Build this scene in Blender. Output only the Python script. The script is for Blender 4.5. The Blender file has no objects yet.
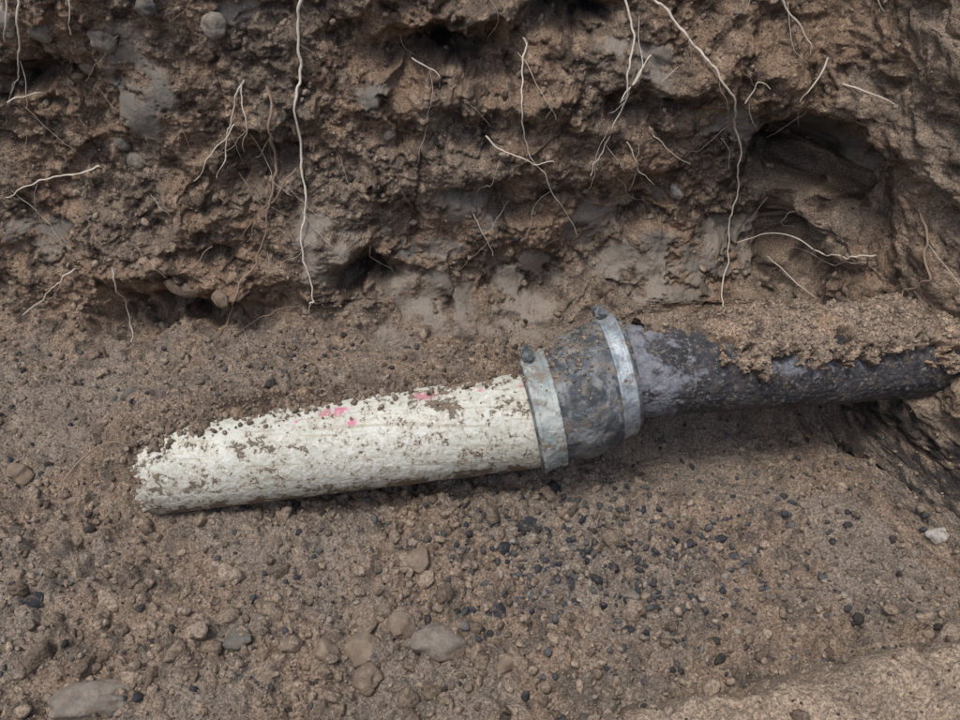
import bpy, bmesh, numpy as np, math
from mathutils import Vector, Matrix
rng=np.random.default_rng(7)
scene=bpy.context.scene
# ------------------------------------------------------------------ noise
_r=np.random.default_rng(3)
ANG=_r.random((512,512))*2*np.pi
GX=np.cos(ANG).astype(np.float32);GY=np.sin(ANG).astype(np.float32)
RA=_r.random((512,512)).astype(np.float32);RB=_r.random((512,512)).astype(np.float32);RC=_r.random((512,512)).astype(np.float32)
def perlin(x,y,f,seed=0):
    x=x*f+seed*17.31+100.5;y=y*f+seed*9.77+200.3
    xi=np.floor(x).astype(np.int64);yi=np.floor(y).astype(np.int64)
    fx=(x-xi).astype(np.float32);fy=(y-yi).astype(np.float32)
    u=fx*fx*fx*(fx*(fx*6-15)+10);v=fy*fy*fy*(fy*(fy*6-15)+10)
    def g(a,b):
        i=(xi+a)%512;j=(yi+b)%512
        return GX[i,j]*(fx-a)+GY[i,j]*(fy-b)
    n0=g(0,0)*(1-u)+g(1,0)*u;n1=g(0,1)*(1-u)+g(1,1)*u
    return (n0*(1-v)+n1*v)*1.4
def fbm(x,y,f,o=4,gain=.5,seed=0):
    r=0;a=1
    for i in range(o):
        r=r+a*perlin(x,y,f*2.03**i,seed+i*3);a*=gain
    return r
def worley(x,y,f,seed=0,jit=1.0):
    x=x*f+seed*13.7+50.2;y=y*f+seed*7.9+80.6
    xi=np.floor(x).astype(np.int64);yi=np.floor(y).astype(np.int64)
    fx=(x-xi).astype(np.float32);fy=(y-yi).astype(np.float32)
    F1=np.full(x.shape,9.,np.float32);F2=F1.copy();ID=np.zeros_like(F1)
    for a in (-1,0,1):
        for b in (-1,0,1):
            i=(xi+a)%512;j=(yi+b)%512
            d=np.hypot(a+.5+(RA[i,j]-.5)*jit-fx,b+.5+(RB[i,j]-.5)*jit-fy)
            c=d<F1
            F2=np.where(c,F1,np.minimum(F2,d));ID=np.where(c,RC[i,j],ID);F1=np.where(c,d,F1)
    return F1,F2,ID
def sst(a,b,x):
    t=np.clip((x-a)/(b-a),0,1);return t*t*(3-2*t)
# ------------------------------------------------------------------ mesh helper
def mk(name,co,faces,mat=None,smooth=True,attrs=None,parent=None):
    me=bpy.data.meshes.new(name)
    co=np.asarray(co,np.float32);faces=np.asarray(faces,np.int32);n=faces.shape[1]
    me.vertices.add(len(co));me.vertices.foreach_set('co',co.ravel())
    me.loops.add(faces.size);me.loops.foreach_set('vertex_index',faces.ravel())
    me.polygons.add(len(faces));me.polygons.foreach_set('loop_start',np.arange(0,faces.size,n,dtype=np.int32))
    me.update(calc_edges=True)
    me.polygons.foreach_set('use_smooth',np.full(len(faces),bool(smooth)))
    if attrs:
        for k,a in attrs.items():
            at=me.attributes.new(k,'FLOAT','POINT');at.data.foreach_set('value',np.asarray(a,np.float32).ravel())
    ob=bpy.data.objects.new(name,me);scene.collection.objects.link(ob)
    if mat:me.materials.append(mat)
    if parent:ob.parent=parent
    return ob
def gridfaces(nu,nv,wrapv=False):
    i=np.arange(nu-1)[:,None];j=np.arange(nv if wrapv else nv-1)[None,:]
    j2=(j+1)%nv
    return np.stack([i*nv+j,(i+1)*nv+j,(i+1)*nv+j2,i*nv+j2],-1).reshape(-1,4)
# ------------------------------------------------------------------ node helper
class NT:
    def __init__(s,name):
        s.m=bpy.data.materials.new(name);s.m.use_nodes=True;s.t=s.m.node_tree
        s.b=s.t.nodes['Principled BSDF'];s.co=s.n('ShaderNodeTexCoord').outputs['Object']
    def n(s,ty,**k):
        x=s.t.nodes.new(ty)
        for a,v in k.items():setattr(x,a,v)
        return x
    def l(s,o,i):
        if isinstance(o,(int,float)):i.default_value=o
        elif isinstance(o,tuple):i.default_value=o if len(o)==4 else (*o,1)
        else:s.t.links.new(o,i)
    def noise(s,sc,det=4,rough=.55,dist=0,col=False):
        x=s.n('ShaderNodeTexNoise');s.l(s.co,x.inputs['Vector']);x.inputs['Scale'].default_value=sc;x.inputs['Detail'].default_value=det
        x.inputs['Roughness'].default_value=rough;x.inputs['Distortion'].default_value=dist
        return x.outputs['Color' if col else 'Fac']
    def mr(s,v,a,b,c=0.,d=1.,sm=True):
        x=s.n('ShaderNodeMapRange');x.interpolation_type='SMOOTHSTEP' if sm else 'LINEAR'
        s.l(v,x.inputs[0])
        for i,q in enumerate((a,b,c,d)):x.inputs[i+1].default_value=q
        return x.outputs[0]
    def ma(s,op,a,b=0.,c=None):
        x=s.n('ShaderNodeMath',operation=op);s.l(a,x.inputs[0]);s.l(b,x.inputs[1])
        if c is not None:s.l(c,x.inputs[2])
        return x.outputs[0]
    def mix(s,f,a,b,bl='MIX'):
        x=s.n('ShaderNodeMix',data_type='RGBA',blend_type=bl);s.l(f,x.inputs[0]);s.l(a,x.inputs[6]);s.l(b,x.inputs[7]);return x.outputs[2]
    def at(s,nm):
        x=s.n('ShaderNodeAttribute');x.attribute_name=nm;return x.outputs['Fac']
    def bump(s,h,dist,st=1.,prev=None):
        x=s.n('ShaderNodeBump');x.inputs['Distance'].default_value=dist;x.inputs['Strength'].default_value=st;s.l(h,x.inputs['Height'])
        if prev:s.l(prev,x.inputs['Normal'])
        return x.outputs[0]
    def out(s,col,rough,nrm=None,spec=.3,metal=None):
        s.l(col,s.b.inputs['Base Color']);s.l(rough,s.b.inputs['Roughness']);s.b.inputs['Specular IOR Level'].default_value=spec
        if nrm is not None:s.l(nrm,s.b.inputs['Normal'])
        if metal is not None:s.l(metal,s.b.inputs['Metallic'])
        return s.m
# mesh attributes m1,m2,m3 carry the broad soil variation, the nodes add grain
def soil_attrs(x,y,seed=0):
    return {'m1':sst(-.35,.35,fbm(x,y,6,4,.6,seed+201)),'m2':sst(-.1,.55,fbm(x,y,24,5,.65,seed+211)),'m3':sst(.05,.75,fbm(x,y,60,4,.65,seed+221))}
def soil_mat(name='soil',gain=1.0,attrs=True):
    t=NT(name)
    def c(*v):return tuple(q*gain for q in v)
    col=t.mix(t.at('m1'),c(.268,.186,.126),c(.210,.165,.125))
    col=t.mix(t.ma('MULTIPLY',t.at('m2'),.92),col,c(.068,.049,.037))
    col=t.mix(t.ma('MULTIPLY',t.at('m3'),.55),col,c(.44,.335,.24))
    if attrs:
        col=t.mix(t.ma('MULTIPLY',t.at('floor'),.58),col,c(.288,.247,.203))
        col=t.mix(t.at('sand'),col,c(.46,.36,.26))
        cl=t.at('clay')
        col=t.mix(cl,col,t.mix(t.at('m1'),c(.185,.17,.146),c(.285,.25,.205)))
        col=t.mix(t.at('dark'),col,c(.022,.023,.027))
        grain=t.ma('SUBTRACT',1.,t.ma('MULTIPLY',cl,.8))
    else:grain=1.
    g=t.mr(t.noise(380,2,.7),.3,.7,-.45,.45);g=t.ma('ADD',1.,t.ma('MULTIPLY',g,grain))
    col=t.mix(1.,col,g,'MULTIPLY')
    b=t.bump(t.ma('MULTIPLY',t.noise(270,3,.76),t.ma('MAXIMUM',grain,.3)),.0036,1.)
    rg=t.ma('SUBTRACT',.93,t.ma('MULTIPLY',cl,.28)) if attrs else .93
    return t.out(col,rg,b,.3)
M_soil=soil_mat()
# ------------------------------------------------------------------ terrain
cp=np.array([(-60,.85),(-1.8,.85),(-1.5,.0),(.03,.0),(.085,.03),(.11,.10),(.2,.80),(.27,.86),(60,.86)])
cs=np.concatenate([[0],np.cumsum(np.hypot(*np.diff(cp,axis=0).T))]);cs-=cs[3]
sd=np.arange(-2.6,2.6,.004);kk=np.hanning(21);kk/=kk.sum()
py=np.convolve(np.interp(sd,cs,cp[:,0]),kk,'same')[30:-30];pz=np.convolve(np.interp(sd,cs,cp[:,1]),kk,'same')[30:-30];sd=sd[30:-30]
SY=np.concatenate([[cs[0]],sd,[cs[-1]]]);PY=np.concatenate([[-60],py,[60]]);PZ=np.concatenate([[.85],pz,[.86]])
ST=.0016
def axis(lo,hi):
    core=np.arange(lo,hi,ST);g=ST*1.1**np.arange(1,87);g=np.cumsum(g)
    return np.concatenate([lo-g[::-1],core,core[-1]+g])
xs=axis(-.74,.74);ss=axis(-.64,.60)
NX,NS=len(xs),len(ss)
X,S=np.meshgrid(xs,ss,indexing='ij')
by=np.interp(S,SY,PY);bz=np.interp(S,SY,PZ)
edgeX=X+.018*fbm(X*0+.5,S,7,3,.5,33)
shift=-.31*sst(.42,.575,edgeX)*sst(-.66,.07,S)*(1-sst(.7,1.8,X))
s1=-.31*sst(.42,.575,xs);arc=np.concatenate([[0],np.cumsum(np.hypot(np.diff(xs),np.diff(s1)))]);arc-=np.interp(0,xs,arc)
W=sst(-.03,.10,S).astype(np.float32)    # wall weight
XN=X+sst(-.5,.05,S)*(arc[:,None]-X)     # arc-length coordinate along the wall
ty=np.gradient(np.interp(ss,SY,PY),ss);tz=np.gradient(np.interp(ss,SY,PZ),ss);L=np.hypot(ty,tz)
nyv=-tz/L;nzv=ty/L
spx=np.gradient(xs);sps=np.gradient(ss);damp=np.clip(.006/np.maximum(spx[:,None],sps[None,:]),0,1).astype(np.float32)
def gauss(l,wx=0,ws=0):
    r=np.zeros_like(X,np.float32)
    for (x,s,rx,rs,v) in l:
        r+=v*np.exp(-(((X+wx-x)/rx)**2+((S+ws-s)/rs)**2)*1.1)
    return r
w1=.035*fbm(XN,S,9,3,.55,11);w2=.035*fbm(XN,S,9,3,.55,23)
f1=.016*fbm(XN,S,35,3,.55,14);f2=.016*fbm(XN,S,35,3,.55,28)
FEAT=[(-.044,.420,.065,.034,-.13),(-.168,.111,.046,.025,-.085),(-.444,.06,.067,.021,-.07),(-.529,.025,.059,.018,-.055),(.42,.298,.05,.045,-.10),(.40,.15,.04,.05,-.05),(.11,.461,.06,.034,-.11),(-.30,.27,.045,.024,-.065),(-.56,.40,.045,.022,-.06),(.2,.36,.05,.022,-.05),(.03,.22,.05,.016,-.03),
(-.372,.204,.045,.020,.045),(-.339,.088,.05,.019,.05),(-.498,.173,.085,.034,.03),(.301,.414,.075,.048,.050),(.33,.241,.15,.11,-.055),(.237,.073,.118,.031,.025),(-.553,.325,.079,.067,-.02),(-.082,.256,.109,.058,.025),
(-.2,.16,.05,.02,.02),(.02,.47,.05,.02,.035),(.40,.39,.05,.03,.045),(-.28,.33,.03,.1,.022),(.16,.25,.04,.03,.015),(-.42,.125,.16,.03,.030),(-.40,.05,.18,.014,-.018),(.05,.36,.12,.02,.025),(.0,.32,.1,.02,-.022),(.60,.12,.06,.06,.03)]
d_feat=gauss(FEAT,w1*.9+f1*.6,w2*.6+f2*.6)
clay=np.zeros_like(X,np.float32)
for (x,s,rx,rs) in [(-.43,.37,.045,.076),(-.619,.173,.064,.023),(-.13,-.02,.05,.05),(-.075,.073,.075,.06),(.073,.096,.05,.05),(.255,.119,.09,.05),(.17,.189,.05,.035),(.43,.33,.05,.04),(-.229,.165,.036,.046),(.36,.15,.045,.04),(.575,.281,.014,.1),(-.14,.389,.032,.012),(.02,.02,.12,.03),(-.3,.46,.03,.02),(.0,.2,.05,.03),(.34,.33,.04,.03),(.2,.42,.05,.02),(-.08,.16,.05,.03)]:
    q=1-np.hypot((X+w1*.8+f1*.7-x)/rx,(S+w2*.8+f2*.7-s)/rs)
    clay=np.maximum(clay,sst(-.02,.3,q))
claysm=clay.copy()
clay=clay*sst(-.6,.1,fbm(X,S,26,5,.62,40))
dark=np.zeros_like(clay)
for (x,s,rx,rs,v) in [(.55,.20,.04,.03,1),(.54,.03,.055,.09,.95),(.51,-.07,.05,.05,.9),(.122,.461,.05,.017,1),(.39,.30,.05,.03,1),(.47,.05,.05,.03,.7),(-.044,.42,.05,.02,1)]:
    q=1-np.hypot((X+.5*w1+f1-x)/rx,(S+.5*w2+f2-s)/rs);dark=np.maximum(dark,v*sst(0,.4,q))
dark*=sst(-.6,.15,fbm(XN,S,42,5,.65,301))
# wall relief
wl=.030*fbm(XN,S,5,3,.5,1)
F1,F2,ID=worley(XN+w1*1.2+f1*.8,S*1.1+w2*1.2+f2*.8,11,2)
slab=.036*(ID-.5)*sst(.0,.28,F2-F1)
F1,F2,ID=worley(XN+f1*1.2,S+f2*1.2,30,5);slab2=.014*(ID-.35)*sst(.0,.35,F2-F1)
msk=sst(-.35,.35,fbm(XN,S,8,2,.5,66))
F1,F2,ID=worley(XN+f1*.3,S+f2*.3,80,6);gr1=.0052*(.6-F1)*(.5+ID)*sst(-.6,.5,fbm(XN,S,12,2,.5,61))
F1,F2,_=worley(XN,S,190,7);gr2=.0024*(.6-F1)
fn=.0060*fbm(XN,S,40,5,.6,70)
wall=wl+(slab+slab2*(.3+.7*msk)+gr1+gr2+fn*(.5+.5*msk))*(1-.93*clay)*(1-.35*claysm)+.0007*fbm(X,S,60,3,.5,77)*clay+clay*.004
# floor relief
fl=.010*fbm(X,S,5,3,.5,80)+.006*fbm(X,S,14,3,.5,82)
lumpy=sst(-.5,.4,fbm(X,S,4,2,.5,90)+.6*sst(-.2,-.45,S)-.1)
F1,F2,ID=worley(X+f1*.6,S+f2*.6,40,9);c1=.018*np.clip(ID-.6,0,1)*2*sst(.85,.25,F1)
F1,F2,ID=worley(X+f1*.3,S+f2*.3,85,10);c2=.0095*np.clip(ID-.4,0,1)*1.5*sst(.85,.2,F1)
F1,F2,ID=worley(X,S,190,12);c3=.0036*(.65-F1)*(.4+ID)
A=np.array([.068,-.535]);B=np.array([.43,-.462]);tt=(B-A)/np.linalg.norm(B-A);nn=np.array([tt[1],-tt[0]])
yy=by+shift
dd=(X-A[0])*nn[0]+(yy-A[1])*nn[1]+.012*fbm(X,S,7,3,.5,95)
sand=sst(-.02,.01,dd)*(1-W)*sst(-1.2,-.9,S)
floor=fl+(c1*lumpy+c2*(.35+.65*lumpy)+c3+.0042*fbm(X,S,45,5,.62,84))*(1-.35*sand)
bank=(.098*sst(-.022,.030,dd)+np.clip(dd,0,.3)*.12)*sst(-1.35,-.9,S)
# bedding of the pipes
PA=np.array([-.380,-.228,.035]);PB=np.array([.076,-.197,.085])
PC=np.array([.168,-.154,.119]);PD=np.array([.590,-.110,.115])
u=np.clip((X-PA[0])/(PB[0]-PA[0]),-.5,1.3);ycl=PA[1]+(PB[1]-PA[1])*u
dy=yy-ycl
endf=sst(-.52,-.37,X)*(1-sst(.02,.14,X))
ridge=(.072+.014*u)*sst(-.008,.042,dy+.012*fbm(X,S,14,3,.5,97))*(1-sst(.06,.26,dy))*endf
endpile=.042*np.exp(-(((X+.42)/.05)**2+((yy+.18)/.045)**2))
groove=-.016*np.exp(-((dy+.01)/.05)**2)*sst(-.36,-.22,X)*(1-sst(.2,.4,X))
ycr=PC[1]+(PD[1]-PC[1])*(X-PC[0])/(PD[0]-PC[0])
dr=yy-ycr
backr=.07*sst(.02,.08,dr)*(1-sst(.12,.3,dr))*sst(.16,.26,X)*(1-sst(.8,1.2,X))
under=-.032*np.exp(-((dr+.01)/.06)**2)*sst(.12,.22,X)*(1-sst(.47,.54,X))
right=.05*sst(.46,.60,X+f1)*np.exp(-((S+.2)/.16)**2)*(1-sst(.9,1.5,X))
swallow=.13*sst(.53,.585,X+f1*.8)*np.exp(-(dr/.09)**2)*(1-sst(.8,1.2,X))
geo=(ridge+endpile+groove+backr+under+right+swallow)*(1-W)
D=(wall*W+floor*(1-W)+d_feat*np.clip(W+.5,0,1)*sst(-.3,-.1,S))*damp
co0=np.stack([X,by+shift,bz],-1)
N0=np.cross(np.gradient(co0,axis=0)/spx[:,None,None],np.gradient(co0,axis=1)/sps[None,:,None]);N0/=np.linalg.norm(N0,axis=-1,keepdims=True)
co=co0+N0*D[...,None]
co[...,2]+=geo+bank*nzv[None,:];co[...,1]+=bank*nyv[None,:];co[...,0]+=.25*slab*W*damp
ats=soil_attrs(XN,S)
ats['m2']=np.clip(ats['m2']+.30*W*sst(.22,.45,S)*(1-sst(.35,.5,X))*(.5+.5*ats['m1']),0,1)
sandw=np.clip(sand*(.55+.30*fbm(X,S,20,4,.6,311)),0,1)
sandw=np.maximum(sandw,W*sst(.46,.54,X)*.4*sst(-.3,.4,fbm(XN,S,12,4,.6,313)))
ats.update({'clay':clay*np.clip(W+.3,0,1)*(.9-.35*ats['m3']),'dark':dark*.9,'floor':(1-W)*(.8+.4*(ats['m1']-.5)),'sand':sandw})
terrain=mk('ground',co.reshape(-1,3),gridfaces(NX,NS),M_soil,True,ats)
co=co.astype(np.float32)
du=np.gradient(co,axis=0);dv=np.gradient(co,axis=1);NRM=np.cross(du,dv);NRM/=np.linalg.norm(NRM,axis=-1,keepdims=True)+1e-12
def idx(x,s):
    return np.clip(np.searchsorted(xs,x),1,NX-2),np.clip(np.searchsorted(ss,s),1,NS-2)
# ------------------------------------------------------------------ scatter
def ico(sub):
    bm=bmesh.new();bmesh.ops.create_icosphere(bm,subdivisions=sub,radius=1)
    v=np.array([q.co[:] for q in bm.verts]);f=np.array([[w.index for w in q.verts] for q in bm.faces]);bm.free();return v,f
def rock(sub,seed,amp=.3,facet=True):
    v,f=ico(sub);r=np.random.default_rng(seed)
    o=np.ones(len(v))
    for fr,a in ((1.6,amp),(3.5,amp*.5),(8,amp*.25),(15,amp*.12)):
        for _ in range(4):
            k=r.normal(size=3)*fr;o+=a*.35*np.sin(v@k+r.random()*6.28)
    p=v*o[:,None]
    if facet:
        for _ in range(9):
            n=r.normal(size=3);n/=np.linalg.norm(n);h=.62+.25*r.random()
            d=p@n-h;p=p-np.where(d>0,d,0)[:,None]*n*.85
    p*=np.array([1,.85,.7])*(1+.15*r.normal(size=3))
    return p,f
def rotm(n):
    q=rng.normal(size=(n,4));q/=np.linalg.norm(q,axis=1,keepdims=True);w,x,y,z=q.T
    return np.stack([np.stack([1-2*(y*y+z*z),2*(x*y-z*w),2*(x*z+y*w)],-1),np.stack([2*(x*y+z*w),1-2*(x*x+z*z),2*(y*z-x*w)],-1),np.stack([2*(x*z-y*w),2*(y*z+x*w),1-2*(x*x+y*y)],-1)],1)
def scatter(name,pos,nrm,size,sub,mat,sink=.15,amp=.3,tone=None,smooth=True,facet=True,nvar=7):
    n=len(pos);R=rotm(n);tone=rng.random(n) if tone is None else tone
    Vs=[];Fs=[];Ts=[];off=0
    var=rng.integers(0,nvar,n)
    for k in range(nvar):
        m=np.where(var==k)[0]
        if not len(m):continue
        v,f=rock(sub,k*31+sub,amp,facet)
        P=np.einsum('nij,vj->nvi',R[m],v)*size[m][:,None,None]+(pos[m]+nrm[m]*(size[m]*sink)[:,None])[:,None,:]
        Vs.append(P.reshape(-1,3));Fs.append((f[None]+(np.arange(len(m))*len(v))[:,None,None]).reshape(-1,3)+off);off+=len(m)*len(v)
        Ts.append(np.repeat(tone[m],len(v)))
    return mk(name,np.concatenate(Vs),np.concatenate(Fs),mat,smooth,{'tone':np.concatenate(Ts)})
def pick(n,x0,x1,s0,s1,wf=None):
    x=rng.uniform(x0,x1,n);s=rng.uniform(s0,s1,n);i,j=idx(x,s)
    if wf is not None:
        k=rng.random(n)<wf(x,s,i,j);i,j=i[k],j[k]
    return co[i,j],NRM[i,j],i,j
def clod_mat():
    t=NT('soil_clod');to=t.at('tone')
    col=t.mix(t.mr(to,0,1,0,1,False),(.15,.115,.085),(.38,.305,.23))
    col=t.mix(t.mr(to,.93,.94),col,(.06,.055,.05))
    col=t.mix(1.,col,t.mr(t.noise(300,2,.7),.3,.7,.6,1.35),'MULTIPLY')
    return t.out(col,.95,t.bump(t.noise(350,2,.7),.0022,1.),.2)
def gravel_mat():
    t=NT('gravel_stone');to=t.at('tone')
    col=t.mix(t.mr(to,0,.5,0,1,False),(.033,.036,.042),(.10,.100,.102))
    col=t.mix(t.mr(to,.6,.92),col,(.30,.26,.215))
    col=t.mix(t.mr(t.noise(90,2,.7),.52,.66,0,.45),col,(.20,.16,.125))
    return t.out(col,.8,t.bump(t.noise(300,2,.6),.0010,.8),.35)
MC=clod_mat();MG=gravel_mat()
def wcr(x,s,i,j):
    nz=NRM[i,j,2];return np.where(s<0,1.,np.clip(.12+nz*1.1,0,1))*(1-.9*clay[i,j])*(1-.2*sand[i,j])*(1-.7*dark[i,j])
p,n,i,j=pick(46000,-.72,.74,-.60,.56,wcr);scatter('soil_crumbs',p,n,.0006+.0015*rng.random(len(p))**2,1,MC,.2)
def wcl(x,s,i,j):return wcr(x,s,i,j)*np.where(s<0,.25+.75*lumpy[i,j],.5)*(1-.6*sand[i,j])
p,n,i,j=pick(14000,-.72,.74,-.60,.5,wcl);sz=.0016+.0058*rng.random(len(p))**3
scatter('soil_clods',p,n,sz,2,MC,.2)
def wb(x,s,i,j):return np.where(s<0,1.,0)*sst(-.22,-.42,s)*(1-sst(.1,.3,x))*(1-sand[i,j])*.9+.07*(s<0)*(1-sand[i,j])
p,n,i,j=pick(1000,-.7,.7,-.60,.0,wb);scatter('large_soil_clods',p,n,.004+.012*rng.random(len(p))**2.1,3,MC,.0,.42,tone=rng.random(len(p))*.85)
def wg(x,s,i,j):return np.clip(1.2*np.exp(-((x-.15)/.19)**2-((s+.37)/.085)**2)+.06,0,1)*(s<0)*(1-sand[i,j])
p,n,i,j=pick(16000,-.7,.7,-.58,.0,wg);scatter('gravel',p,n,.0013+.0046*rng.random(len(p))**2.2,2,MG,.3,.25,tone=rng.random(len(p))**1.9)
# stones
STONES=[(-.067,-.374,.018,.018,0),(-.427,-.179,.017,.014,1),(-.571,-.239,.017,.016,0),(-.246,-.467,.015,.014,1),(-.194,-.472,.014,.013,0),(-.046,-.464,.033,.022,2),(-.122,-.472,.022,.02,0),(-.372,-.529,.042,.022,2),(.515,-.232,.013,.011,4),(.055,-.317,.014,.012,3),(-.466,.438,.019,.017,2),(-.327,.453,.018,.017,2),(-.535,.447,.016,.014,2),(-.581,.463,.019,.024,4),(.092,-.253,.012,.01,3),(.28,.226,.014,.013,4),(.257,.219,.016,.011,2),(-.469,.277,.015,.013,2),(-.482,.302,.013,.011,1),(-.119,.318,.010,.009,2),(.144,-.381,.009,.008,3),(.028,-.356,.009,.008,3),(-.476,-.419,.013,.01,3),(-.084,-.445,.02,.016,0),(-.487,.044,.012,.01,2),(-.135,.178,.010,.008,2),(-.114,-.504,.016,.018,0),(-.157,-.478,.014,.015,0),(-.233,-.345,.009,.010,0),(.025,-.488,.012,.01,0),(.02,-.43,.011,.009,3),(.16,-.42,.010,.009,2),(-.43,.10,.03,.018,0),(-.37,.085,.026,.014,0),(-.40,.48,.013,.011,1),(-.50,.40,.012,.010,0)]
PAL=[(.29,.225,.165),(.18,.17,.148),(.30,.265,.22),(.042,.045,.052),(.56,.52,.46)]
smats=[]
for k,cc in enumerate(PAL):
    t=NT('stone_%d'%k)
    c2=tuple(q*.62 for q in cc)
    col=t.mix(t.mr(t.noise(70,4,.65),.35,.65),cc,c2)
    col=t.mix(t.mr(t.noise(120,4,.75),.48,.62,0,.8),col,(.20,.155,.115))
    smats.append(t.out(col,.85,t.bump(t.noise(260,4,.65),.0018,.9),.3))
for k,(x,s,rx,rs,ty_) in enumerate(STONES):
    i,j=idx(x,s);v,f=rock(4,200+k,.24,ty_ in(0,3));P=co[i-4:i+5,j-4:j+5].reshape(-1,3).mean(0);N=NRM[i-6:i+7,j-6:j+7].reshape(-1,3).mean(0);N/=np.linalg.norm(N)
    v=v/np.abs(v).max(0)
    ax=np.array([1.,0,0]);bx=np.cross(N,ax);bx/=np.linalg.norm(bx);ax=np.cross(bx,N)
    th=rng.uniform(-.4,.4);a2=ax*np.cos(th)+bx*np.sin(th);b2=-ax*np.sin(th)+bx*np.cos(th)
    sk_=.0 if s>0 else .08
    q=v[:,0:1]*rx*a2+v[:,1:2]*rs*b2+v[:,2:3]*min(rx,rs)*.75*N+P+N*min(rx,rs)*sk_
    mk('stone',q,f,smats[ty_])
# ------------------------------------------------------------------ pipes
def frame(A,B):
    d=(B-A);Ln=np.linalg.norm(d);d=d/Ln;side=np.cross(d,np.array([0,0,1.]));side/=np.linalg.norm(side);up=np.cross(side,d)
    return d,Ln,side,up   # side points toward the open trench (-y)
def tube(name,A,B,r,mat,wall=.006,nu=420,nphi=300,jag=0.,attrf=None,amp=.0004,seed=0):
    d,Ln,side,up=frame(A,B)
    us=np.linspace(0,Ln,nu);ph=np.linspace(-np.pi,np.pi,nphi,endpoint=False)
    U,PH=np.meshgrid(us,ph,indexing='ij')
    rr=r+amp*fbm(U,PH*r,25,4,.6,seed)+ amp*.8*fbm(U,PH*r,110,3,.6,seed+5)
    cut=jag*(1.1*fbm(np.zeros_like(ph)+.3,ph*r,26,5,.75,seed+9)+.55*np.cos(ph+.3))
    UU=U+cut[None,:]*np.clip(1-U/.05,0,1)
    outer=A+UU[...,None]*d+rr[...,None]*(np.cos(PH)[...,None]*up+np.sin(PH)[...,None]*side)
    def ring(u0,rad):
        return A+(u0+cut)[:,None]*d+rad*(np.cos(ph)[:,None]*up+np.sin(ph)[:,None]*side)
    inner=[ring(.10,.002),ring(.09,r-wall),ring(.03,r-wall),ring(.0015,r-wall),ring(-.001,r-wall+.0015),ring(-.001,r-.0015)]
    tail=A+d*Ln+np.zeros((nphi,3))+.001*(np.cos(ph)[:,None]*up+np.sin(ph)[:,None]*side)
    allp=np.concatenate([np.stack(inner),outer,tail[None]],0)
    U2=np.concatenate([np.zeros((6,nphi)),U,U[-1:]]);P2=np.concatenate([np.tile(ph,(6,1)),PH,PH[-1:]])
    at=attrf(U2/Ln,P2,U2,r) if attrf else None
    return mk(name,allp.reshape(-1,3),gridfaces(len(allp),nphi,True),mat,True,at)
def pvc_attr(u,ph,U,r):
    deg=np.degrees(ph)
    n=fbm(U,ph*r,30,5,.6,130)
    edge=-2-32*u+26*n
    dirt=sst(8,-8,deg-edge)
    dirt=np.maximum(dirt,.14*sst(.03,.0,U-.008*n))
    dirt=np.maximum(dirt,sst(104,138,deg+22*n)*.6)
    dirt=np.maximum(dirt,sst(.965,.995,u+.03*n)*.7)
    dirt=np.maximum(dirt,.17*sst(.0,.9,fbm(U*.5,ph*r,22,4,.6,140)))
    pk=0
    for (a,b,ra,rb,v) in [(.47,4,.045,9,1),(.51,20,.02,8,.7),(.69,-6,.035,10,1),(.82,-2,.02,6,.5),(.93,0,.02,10,.7),(.38,10,.015,5,.5)]:
        pk=np.maximum(pk,v*np.clip(1.15-np.hypot((u-a)/ra,(deg-b)/rb),0,1))
    return {'dirt':dirt,'pink':pk,'u':u}
t=NT('white_paint_pvc')
base=t.mix(t.mr(t.noise(14,4,.6),.35,.65),(.72,.73,.65),(.60,.62,.54))
base=t.mix(t.mr(t.noise(80,4,.6),.5,.7,0,.6),base,(.82,.82,.78))
pk=t.ma('MULTIPLY',t.at('pink'),t.mr(t.noise(110,4,.7),.36,.54))
base=t.mix(t.mr(pk,.12,.5,0,.85),base,(.66,.15,.28))
dn=t.noise(75,6,.76,.4);dn2=t.noise(260,4,.7)
dm=t.ma('ADD',t.ma('MULTIPLY',t.at('dirt'),.50),t.ma('ADD',t.ma('MULTIPLY',dn,.70),t.ma('MULTIPLY',dn2,.38)))
dmask=t.mr(dm,.605,.67)
base=t.mix(t.mr(dm,.48,.63,0,.65),base,(.44,.37,.26))
mp=t.n('ShaderNodeMapping');t.l(t.co,mp.inputs[0]);mp.inputs['Scale'].default_value=(6,160,160);mp.inputs['Rotation'].default_value=(0,.1,.1)
sn=t.n('ShaderNodeTexNoise');t.l(mp.outputs[0],sn.inputs[0]);sn.inputs['Scale'].default_value=1.;sn.inputs['Detail'].default_value=3
base=t.mix(t.mr(sn.outputs[0],.58,.66,0,.5),base,(.36,.30,.20))
dc=t.mix(t.noise(160,3,.7),(.12,.088,.063),(.35,.27,.195))
col=t.mix(dmask,base,dc)
hh=t.ma('ADD',t.ma('MULTIPLY',dmask,.7),t.ma('MULTIPLY',t.noise(300,3,.6),.6))
MP=t.out(col,t.mr(dmask,0,1,.5,.95),t.bump(hh,.0018,1.),.4)
pvc=tube('white_drain_pipe',PA,PB+(PB-PA)*.03,.057,MP,.006,560,420,.014,pvc_attr,.0005,33)
def iron_attr(u,ph,U,r):
    deg=np.degrees(ph);n=fbm(U,ph*r,28,5,.6,150)
    return {'pale':np.clip(sst(.28,.02,u+.08*n)*.8+.80*np.exp(-((u-.50)/.24)**2-((deg-54)/15)**2),0,1),'under':sst(60,110,deg),'u':u}
t=NT('rusted_cast_iron')
base=t.mix(t.mr(t.noise(25,5,.65),.38,.62),(.032,.033,.038),(.080,.076,.080))
base=t.mix(t.mr(t.noise(90,5,.7),.50,.64,0,.65),base,(.18,.14,.11))
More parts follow.
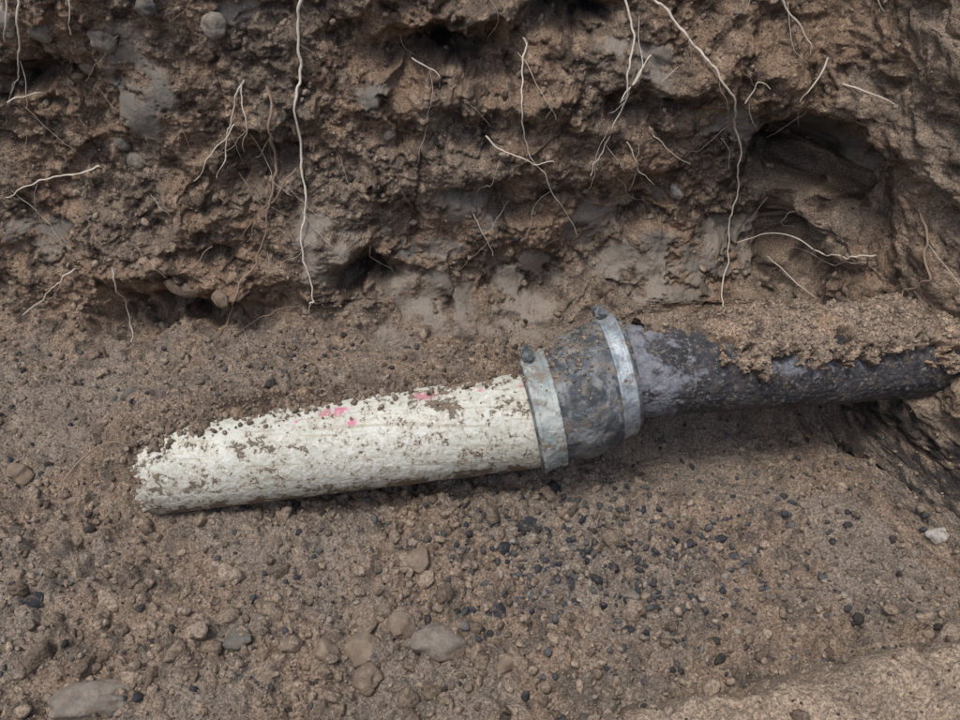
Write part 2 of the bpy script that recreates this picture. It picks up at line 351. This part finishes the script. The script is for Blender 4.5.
pm=t.ma('ADD',t.ma('MULTIPLY',t.at('pale'),.40),t.ma('MULTIPLY',t.noise(60,6,.75,.3),.8))
base=t.mix(t.mr(pm,.58,.72,0,.8),base,t.mix(t.noise(90,3),(.18,.20,.24),(.40,.42,.46)))
base=t.mix(t.mr(t.noise(200,4,.75),.56,.64,0,.6),base,(.42,.40,.37))
MI=t.out(base,t.mr(t.noise(60,3),.3,.7,.45,.8),t.bump(t.noise(130,6,.72),.0036,1.),.5)
iron=tube('cast_iron_pipe',PC-(PD-PC)*.02,PD,.055,MI,.007,520,420,0.,iron_attr,.0011,55)
def crust(name,A,B,r,thick,parent,mat,u0,u1,nu,ang0=-120,ang1=110):
    d,Ln,side,up=frame(A,B)
    us=np.linspace(u0*Ln,u1*Ln,nu);ph=np.radians(np.linspace(ang0,ang1,330))
    U,PH=np.meshgrid(us,ph,indexing='ij')
    th=thick(U/Ln,np.degrees(PH),U,PH*r)
    rr=r+np.maximum(th,-.004)
    P=A+U[...,None]*d+rr[...,None]*(np.cos(PH)[...,None]*up+np.sin(PH)[...,None]*side)
    F=gridfaces(nu,330);keep=(th.ravel()[F]>-.0028).any(1)
    mk(name,P.reshape(-1,3),F[keep],mat,True,soil_attrs(U,PH*r,50),parent);return P,th
def th1(u,deg,U,V):
    n=fbm(U,V,28,5,.62,130);e=1-30*u+24*n+10*sst(.08,.0,u);q=e-deg
    body=sst(-2,7,q);t_=body*(.0028+.0105*sst(0,45,q)*(1-.4*sst(.45,.9,u)))
    F1,F2,ID=worley(U,V,110,3);G1,_,I2=worley(U,V,60,8)
    t_=t_+body*(.0018*fbm(U,V,60,4,.65,9)+.0035*(.45-F1)+.006*(.5-G1)*I2)-.004*(1-body)
    k=sst(.0,.02,U+.01*n);return t_*k-.004*(1-k)
P1,T1=crust('dirt_crust_white',PA,PB,.0572,th1,pvc,soil_mat('dirt_on_pipe',.95,False),-.01,.985,330)
def th2(u,deg,U,V):
    n=fbm(U,V,22,5,.62,170);e=-4+54*sst(.10,.36,u)-5*u+26*n+40*sst(.90,1.,u)
    q=(e-deg)
    F1,F2,ID=worley(U,V,65,13);G1,_,_=worley(U,V,150,14)
    body=sst(-2,9,q)
    return body*(.0100+.0065*fbm(U,V,14,3,.5,5)+.0065*(.6-F1)*(.4+ID)+.003*(.5-G1)+.003*fbm(U,V,50,4,.6,19))*(.6+.5*sst(.1,.4,u))-.004*(1-body)
P2,T2=crust('dirt_crust_iron',PC,PD,.0555,th2,iron,soil_mat('dirt_crust',1.38,False),.05,1.04,330)
for P,T,nm,cnt in ((P1,T1,'pipe_crumbs',6500),(P2,T2,'pipe_crumbs_iron',6500)):
    a=rng.integers(2,P.shape[0]-2,cnt);b=rng.integers(60,P.shape[1]-20,cnt);k=T[a,b]>.0008;a,b=a[k],b[k]
    pos=P[a,b];nr=np.tile([0,-.3,.95],(len(a),1))
    o=scatter(nm,pos,nr,.0007+.0033*rng.random(len(a))**3,2,MC,.2,tone=(.3 if nm!='pipe_crumbs' else 0)+rng.random(len(a))*.6)
    o.parent=pvc if nm=='pipe_crumbs' else iron
# loose soil clumped against the broken end and along the pipe
d_,Ln_,sd1,up1=frame(PA,PB)
m=520;uu=np.concatenate([rng.normal(0.018,.010,260),rng.uniform(0.02,.9,260)*Ln_]);pp=np.radians(np.concatenate([rng.uniform(-60,25,260),rng.normal(-3,14,260)-26*(uu[260:]/Ln_)]))
ps=PA+uu[:,None]*d_+.0585*(np.cos(pp)[:,None]*up1+np.sin(pp)[:,None]*sd1)
o=scatter('end_clods',ps,np.tile([0,-.2,.95],(m,1)),.0010+.0048*rng.random(m)**2.6,2,MC,.1,.4,tone=rng.random(m)*.7);o.parent=pvc
# ------------------------------------------------------------------ coupling
CA=np.array([.058,-.199,.087]);CB=np.array([.175,-.152,.120])
nrm=np.array([.965,.155,.15]);nrm/=np.linalg.norm(nrm)
t=NT('coupling_rubber')
base=t.mix(t.mr(t.noise(30,5,.65),.4,.6),(.060,.071,.078),(.145,.16,.168))
base=t.mix(t.mr(t.noise(45,6,.72,.6),.46,.64,0,.8),base,t.mix(t.noise(90,3),(.22,.25,.26),(.42,.44,.43)))
base=t.mix(t.mr(t.noise(60,5,.72),.52,.62,0,.8),base,(.23,.185,.14))
MR=t.out(base,t.mr(t.noise(50,3),.3,.7,.35,.8),t.bump(t.noise(110,5,.72),.0034,1.),.5)
t=NT('clamp_band_metal')
base=t.mix(t.mr(t.noise(50,5,.65),.4,.6),(.50,.56,.58),(.27,.31,.34))
base=t.mix(t.mr(t.noise(60,5,.75),.52,.64,0,.85),base,(.27,.21,.155))
MB=t.out(base,t.mr(t.noise(50,3),.3,.7,.3,.6),t.bump(t.noise(200,4,.7),.0018,1.),.5,.3)
t=NT('clamp_paint')
base=t.mix(t.mr(t.noise(40,5,.65),.4,.6),(.52,.56,.52),(.30,.35,.34))
base=t.mix(t.mr(t.noise(50,5,.75),.48,.60,0,.9),base,(.24,.19,.14))
MB2=t.out(base,.6,t.bump(t.noise(160,4,.7),.0026,1.),.4)
def rev(name,prof,mat,parent,nphi=260,seed=0,amp=.0006):
    sd_=np.cross(nrm,[0,0,1.]);sd_/=np.linalg.norm(sd_);up_=np.cross(sd_,nrm)
    prof=np.array(prof);tt_=[];rr_=[]
    for a in range(len(prof)-1):
        k=max(2,int(np.hypot((prof[a+1,0]-prof[a,0])*.135,prof[a+1,1]-prof[a,1])/.0015))
        w=np.linspace(0,1,k,endpoint=False);tt_+=list(prof[a,0]+w*(prof[a+1,0]-prof[a,0]));rr_+=list(prof[a,1]+w*(prof[a+1,1]-prof[a,1]))
    tt_.append(prof[-1,0]);rr_.append(prof[-1,1]);tt_=np.array(tt_);rr_=np.array(rr_)
    ph=np.linspace(-np.pi,np.pi,nphi,endpoint=False)
    Cn=CA+tt_[:,None]*(CB-CA)
    TT,PH=np.meshgrid(tt_,ph,indexing='ij')
    R_=rr_[:,None]+amp*fbm(TT*.13,PH*.07,30,4,.6,seed)
    P=Cn[:,None,:]+R_[...,None]*(np.cos(PH)[...,None]*up_+np.sin(PH)[...,None]*sd_)
    return mk(name,P.reshape(-1,3),gridfaces(len(tt_),nphi,True),mat,True,None,parent),P
body,PB_=rev('pipe_coupling',[(.0,.056),(.0,.0625),(.02,.0645),(.27,.0645),(.31,.0665),(.38,.0715),(.44,.0742),(.52,.0755),(.66,.0750),(.76,.0728),(.80,.0712),(.97,.0695),(.99,.068),(1.0,.060),(1.0,.053)],MR,None,320,3,.0016)
rev('clamp_band_large',[(.02,.063),(.02,.0672),(.04,.0690),(.065,.0672),(.19,.0668),(.21,.0692),(.245,.0692),(.25,.063)],MB2,body,320,4,.0013)
rev('clamp_band',[(.79,.069),(.79,.0728),(.80,.0744),(.825,.0728),(.915,.0726),(.93,.0744),(.95,.0728),(.95,.069)],MB,body,320,5,.0008)
a=rng.integers(3,PB_.shape[0]-3,900);b=(160+rng.normal(size=900)*22-12).astype(int)%320
o=scatter('coupling_crumbs',PB_[a,b],np.tile([0,-.2,.95],(900,1)),.0006+.0026*rng.random(900)**3,2,MC,.2,tone=rng.random(900)*.9);o.parent=body
def screw(tc,phi,r,name):
    sd_=np.cross(nrm,[0,0,1.]);sd_/=np.linalg.norm(sd_);up_=np.cross(sd_,nrm)
    cen=CA+tc*(CB-CA)+r*(math.cos(phi)*up_+math.sin(phi)*sd_)
    rad=math.cos(phi)*up_+math.sin(phi)*sd_;tan=-math.sin(phi)*up_+math.cos(phi)*sd_
    bm=bmesh.new()
    bmesh.ops.create_cube(bm,size=1);bmesh.ops.scale(bm,vec=(.014,.026,.012),verts=bm.verts)
    bmesh.ops.bevel(bm,geom=bm.edges[:],offset=.0028,segments=3,affect='EDGES')
    c=bmesh.ops.create_cone(bm,cap_ends=True,segments=6,radius1=.0062,radius2=.0062,depth=.008)['verts']
    bmesh.ops.rotate(bm,verts=c,matrix=Matrix.Rotation(math.pi/2,3,'X'));bmesh.ops.translate(bm,verts=c,vec=(0,-.018,.002))
    c=bmesh.ops.create_cone(bm,cap_ends=True,segments=16,radius1=.0038,radius2=.0038,depth=.038)['verts']
    bmesh.ops.rotate(bm,verts=c,matrix=Matrix.Rotation(math.pi/2,3,'X'));bmesh.ops.translate(bm,verts=c,vec=(0,.0,.002))
    m=Matrix((nrm,tan,rad)).transposed().to_4x4();m.translation=Vector(cen)
    bmesh.ops.transform(bm,matrix=m,verts=bm.verts)
    me=bpy.data.meshes.new(name);bm.to_mesh(me);bm.free();o=bpy.data.objects.new(name,me);scene.collection.objects.link(o);me.materials.append(MR);o.parent=body
screw(.10,math.radians(-28),.072,'screw_housing_large');screw(.85,math.radians(-36),.079,'screw_housing')
# ------------------------------------------------------------------ roots
RT='''-544 483 -552 449 -583 402 -613 360;-613 360 -591 368 -570 374;-526 270 -579 261 -633 241 -664 229;-304 392 -317 351 -334 311 -352 259;-320 332 -354 298 -381 263;-218 505 -222 414 -236 351 -239 256 -244 181 -239 88 -248 47;-270 383 -270 311 -288 226 -316 134 -363 57 -396 0;-244 270 -290 234 -333 181;-508 147 -523 73 -523 9;-573 126 -617 96 -668 44;52 443 48 402 55 325 88 270 135 173;9 332 60 291 97 284;176 500 189 426 183 364 160 305 147 267;212 426 192 395 178 364;195 505 258 435 312 376 345 300 364 200 357 120 343 35;350 505 393 449 412 428;418 420 399 395 393 374;490 221 460 174 382 150;450 393 477 409;520 301 513 246 503 165;224 325 247 298 285 270;192 311 216 277 240 248;421 131 447 112 470 109;571 319 555 311;517 -309 561 -291;497 -418 517 -422;-472 495 -489 455;-88 414 -57 402 -51 383;0 219 14 150;-362 9 -322 49 -266 60;-491 -266 -455 -247 -406 -247;334 370 335 399 356 389;-556 495 -583 438;-304 392 -296 340 -312 300;183 364 200 410 196 470'''.split(';')
TH=[1.5,1.,1.5,1.3,1.,2.0,1.9,1.3,1.3,1.3,1.1,1.2,1.5,1.,1.7,1.4,1.2,1.4,1.2,1.6,1.,.9,.9,1.1,1.,1.1,1.,1.,.8,1.1,1.3,1.,1.5,.9,1.]
BR={6,19,29,30,7}
def tubepath(pts,rad,segs=7):
    n=len(pts);T=np.gradient(pts,axis=0);T/=np.linalg.norm(T,axis=1,keepdims=True)+1e-9
    a=np.cross(T,[.3,-.9,.2]);a/=np.linalg.norm(a,axis=1,keepdims=True)+1e-9;b=np.cross(T,a)
    ph=np.linspace(0,2*np.pi,segs,endpoint=False)
    P=pts[:,None]+rad[:,None,None]*(np.cos(ph)[None,:,None]*a[:,None]+np.sin(ph)[None,:,None]*b[:,None])
    return P.reshape(-1,3),gridfaces(n,segs,True)
def surfpath(q,n,wig,off):
    tp=np.linspace(0,1,len(q));tn=np.linspace(0,1,n)
    x=np.interp(tn,tp,q[:,0]);s=np.interp(tn,tp,q[:,1])
    kw=max(3,int(n/len(q)*.9)|1);ker=np.hanning(kw+2);ker/=ker.sum();pad=len(ker)//2
    def sm(v):
        vp=np.concatenate([2*v[0]-v[pad:0:-1],v,2*v[-1]-v[-2:-pad-2:-1]]);return np.convolve(vp,ker,'valid')
    if n>len(ker)+4:x,s=sm(x),sm(s)
    sd0=rng.random()*50
    x=x+wig*fbm(tn*n*.002+sd0,tn*0+.3,13,4,.55,5);s=s+wig*fbm(tn*n*.002+sd0+9,tn*0+.7,13,4,.55,8)
    i,j=idx(x,s);P=co[i,j].copy();N=N0[i,j];base=co0[i,j]
    base=base.copy();base[:,0]=x
    h=np.einsum('ij,ij->i',P-base,N)
    k=10;hp=np.pad(h,k,mode='edge');hm=np.array([hp[a:a+2*k+1].max() for a in range(len(h))])
    ke=np.hanning(41);ke/=ke.sum();hm=np.convolve(np.pad(hm,20,mode='edge'),ke,'valid')
    out=base+N*(hm+off)[:,None]
    kz=np.hanning(7);kz/=kz.sum()
    return np.stack([np.convolve(np.pad(out[:,c],3,mode='reflect',reflect_type='odd'),kz,'valid') for c in range(3)],-1)
VV=[];FF=[];TT2=[];off=0
def addroot(q,w,brown,fine=False):
    global off
    Ln=np.hypot(*np.diff(q,axis=0).T).sum();n=max(16,int(Ln/.002))
    P=surfpath(q,n,.009 if not fine else .010,.0015)
    tn=np.linspace(0,1,n);r=w*.00100*(1-.55*tn)*(1+.22*fbm(tn*Ln,tn*0,90,2,.5,int(w*100)))
    v,f=tubepath(P,r);VV.append(v);FF.append(f+off);off+=len(v);TT2.append(np.full(len(v),float(brown)))
for k,rt in enumerate(RT):
    q=np.array(list(map(float,rt.split()))).reshape(-1,2)/1000
    addroot(q,TH[k],(k in BR)*.85+(k not in BR)*rng.random()*.15)
    for _ in range(2 if len(q)>3 else (1 if len(q)>2 and k%2 else 0)):
        a=rng.uniform(.1,.85)*(len(q)-1);i0=int(a);p0=q[i0]+(q[i0+1]-q[i0])*(a-i0)
        ang=rng.uniform(-.7,.7);Lh=rng.uniform(.02,.07)
        p1=p0+Lh*np.array([math.sin(ang),-abs(math.cos(ang))*.9]);p2=p1+Lh*.6*np.array([math.sin(ang*1.4),-.6])
        addroot(np.array([p0,p1,p2]),rng.uniform(.3,.55),0.25,True)
for _ in range(48):
    p0=np.array([rng.uniform(-.62,.50),rng.uniform(.15,.52)]);ang=rng.normal()*.6;Lh=rng.uniform(.012,.04)
    p1=p0+Lh*np.array([math.sin(ang),-.9]);p2=p1+Lh*np.array([math.sin(ang+rng.normal()*.5),-.7])
    addroot(np.array([p0,p1,p2]),rng.uniform(.3,.55),rng.random()*.9,True)
t=NT('root_bark')
col=t.mix(t.at('tone'),t.mix(t.noise(90,3),(.64,.56,.44),(.84,.78,.67)),(.24,.15,.10))
col=t.mix(t.mr(t.noise(60,4,.7),.55,.69,0,.6),col,(.30,.22,.16))
MRT=t.out(col,.75,t.bump(t.noise(600,2),.0004,.6),.3)
mk('plant_roots',np.concatenate(VV),np.concatenate(FF),MRT,True,{'tone':np.concatenate(TT2)})
# ------------------------------------------------------------------ camera and light
cam=bpy.data.cameras.new('camera');cam.sensor_width=36;cam.lens=799/960*36;cam.clip_start=.02;cam.clip_end=300
co_=bpy.data.objects.new('camera',cam);co_.location=(0,-.85,.765);co_.rotation_euler=(math.radians(48),0,0);scene.collection.objects.link(co_);scene.camera=co_
w=bpy.data.worlds.new('World');scene.world=w;w.use_nodes=True
sk=w.node_tree.nodes.new('ShaderNodeTexSky');sk.sky_type='NISHITA';sk.sun_disc=False
el,az=math.radians(72),math.radians(222)
sk.sun_elevation=el;sk.sun_rotation=az;sk.air_density=1.;sk.dust_density=4.;sk.ozone_density=1.
bg=w.node_tree.nodes['Background'];bg.inputs[1].default_value=.15;w.node_tree.links.new(sk.outputs[0],bg.inputs[0])
su=bpy.data.lights.new('sun','SUN');su.energy=1.5;su.angle=math.radians(12);su.color=(1,.98,.95)
so=bpy.data.objects.new('sun',su)
dirv=Vector((math.sin(az)*math.cos(el),math.cos(az)*math.cos(el),math.sin(el)))
so.rotation_euler=dirv.to_track_quat('Z','Y').to_euler();scene.collection.objects.link(so)
scene.view_settings.view_transform='Standard';scene.view_settings.look='None';scene.view_settings.exposure=0
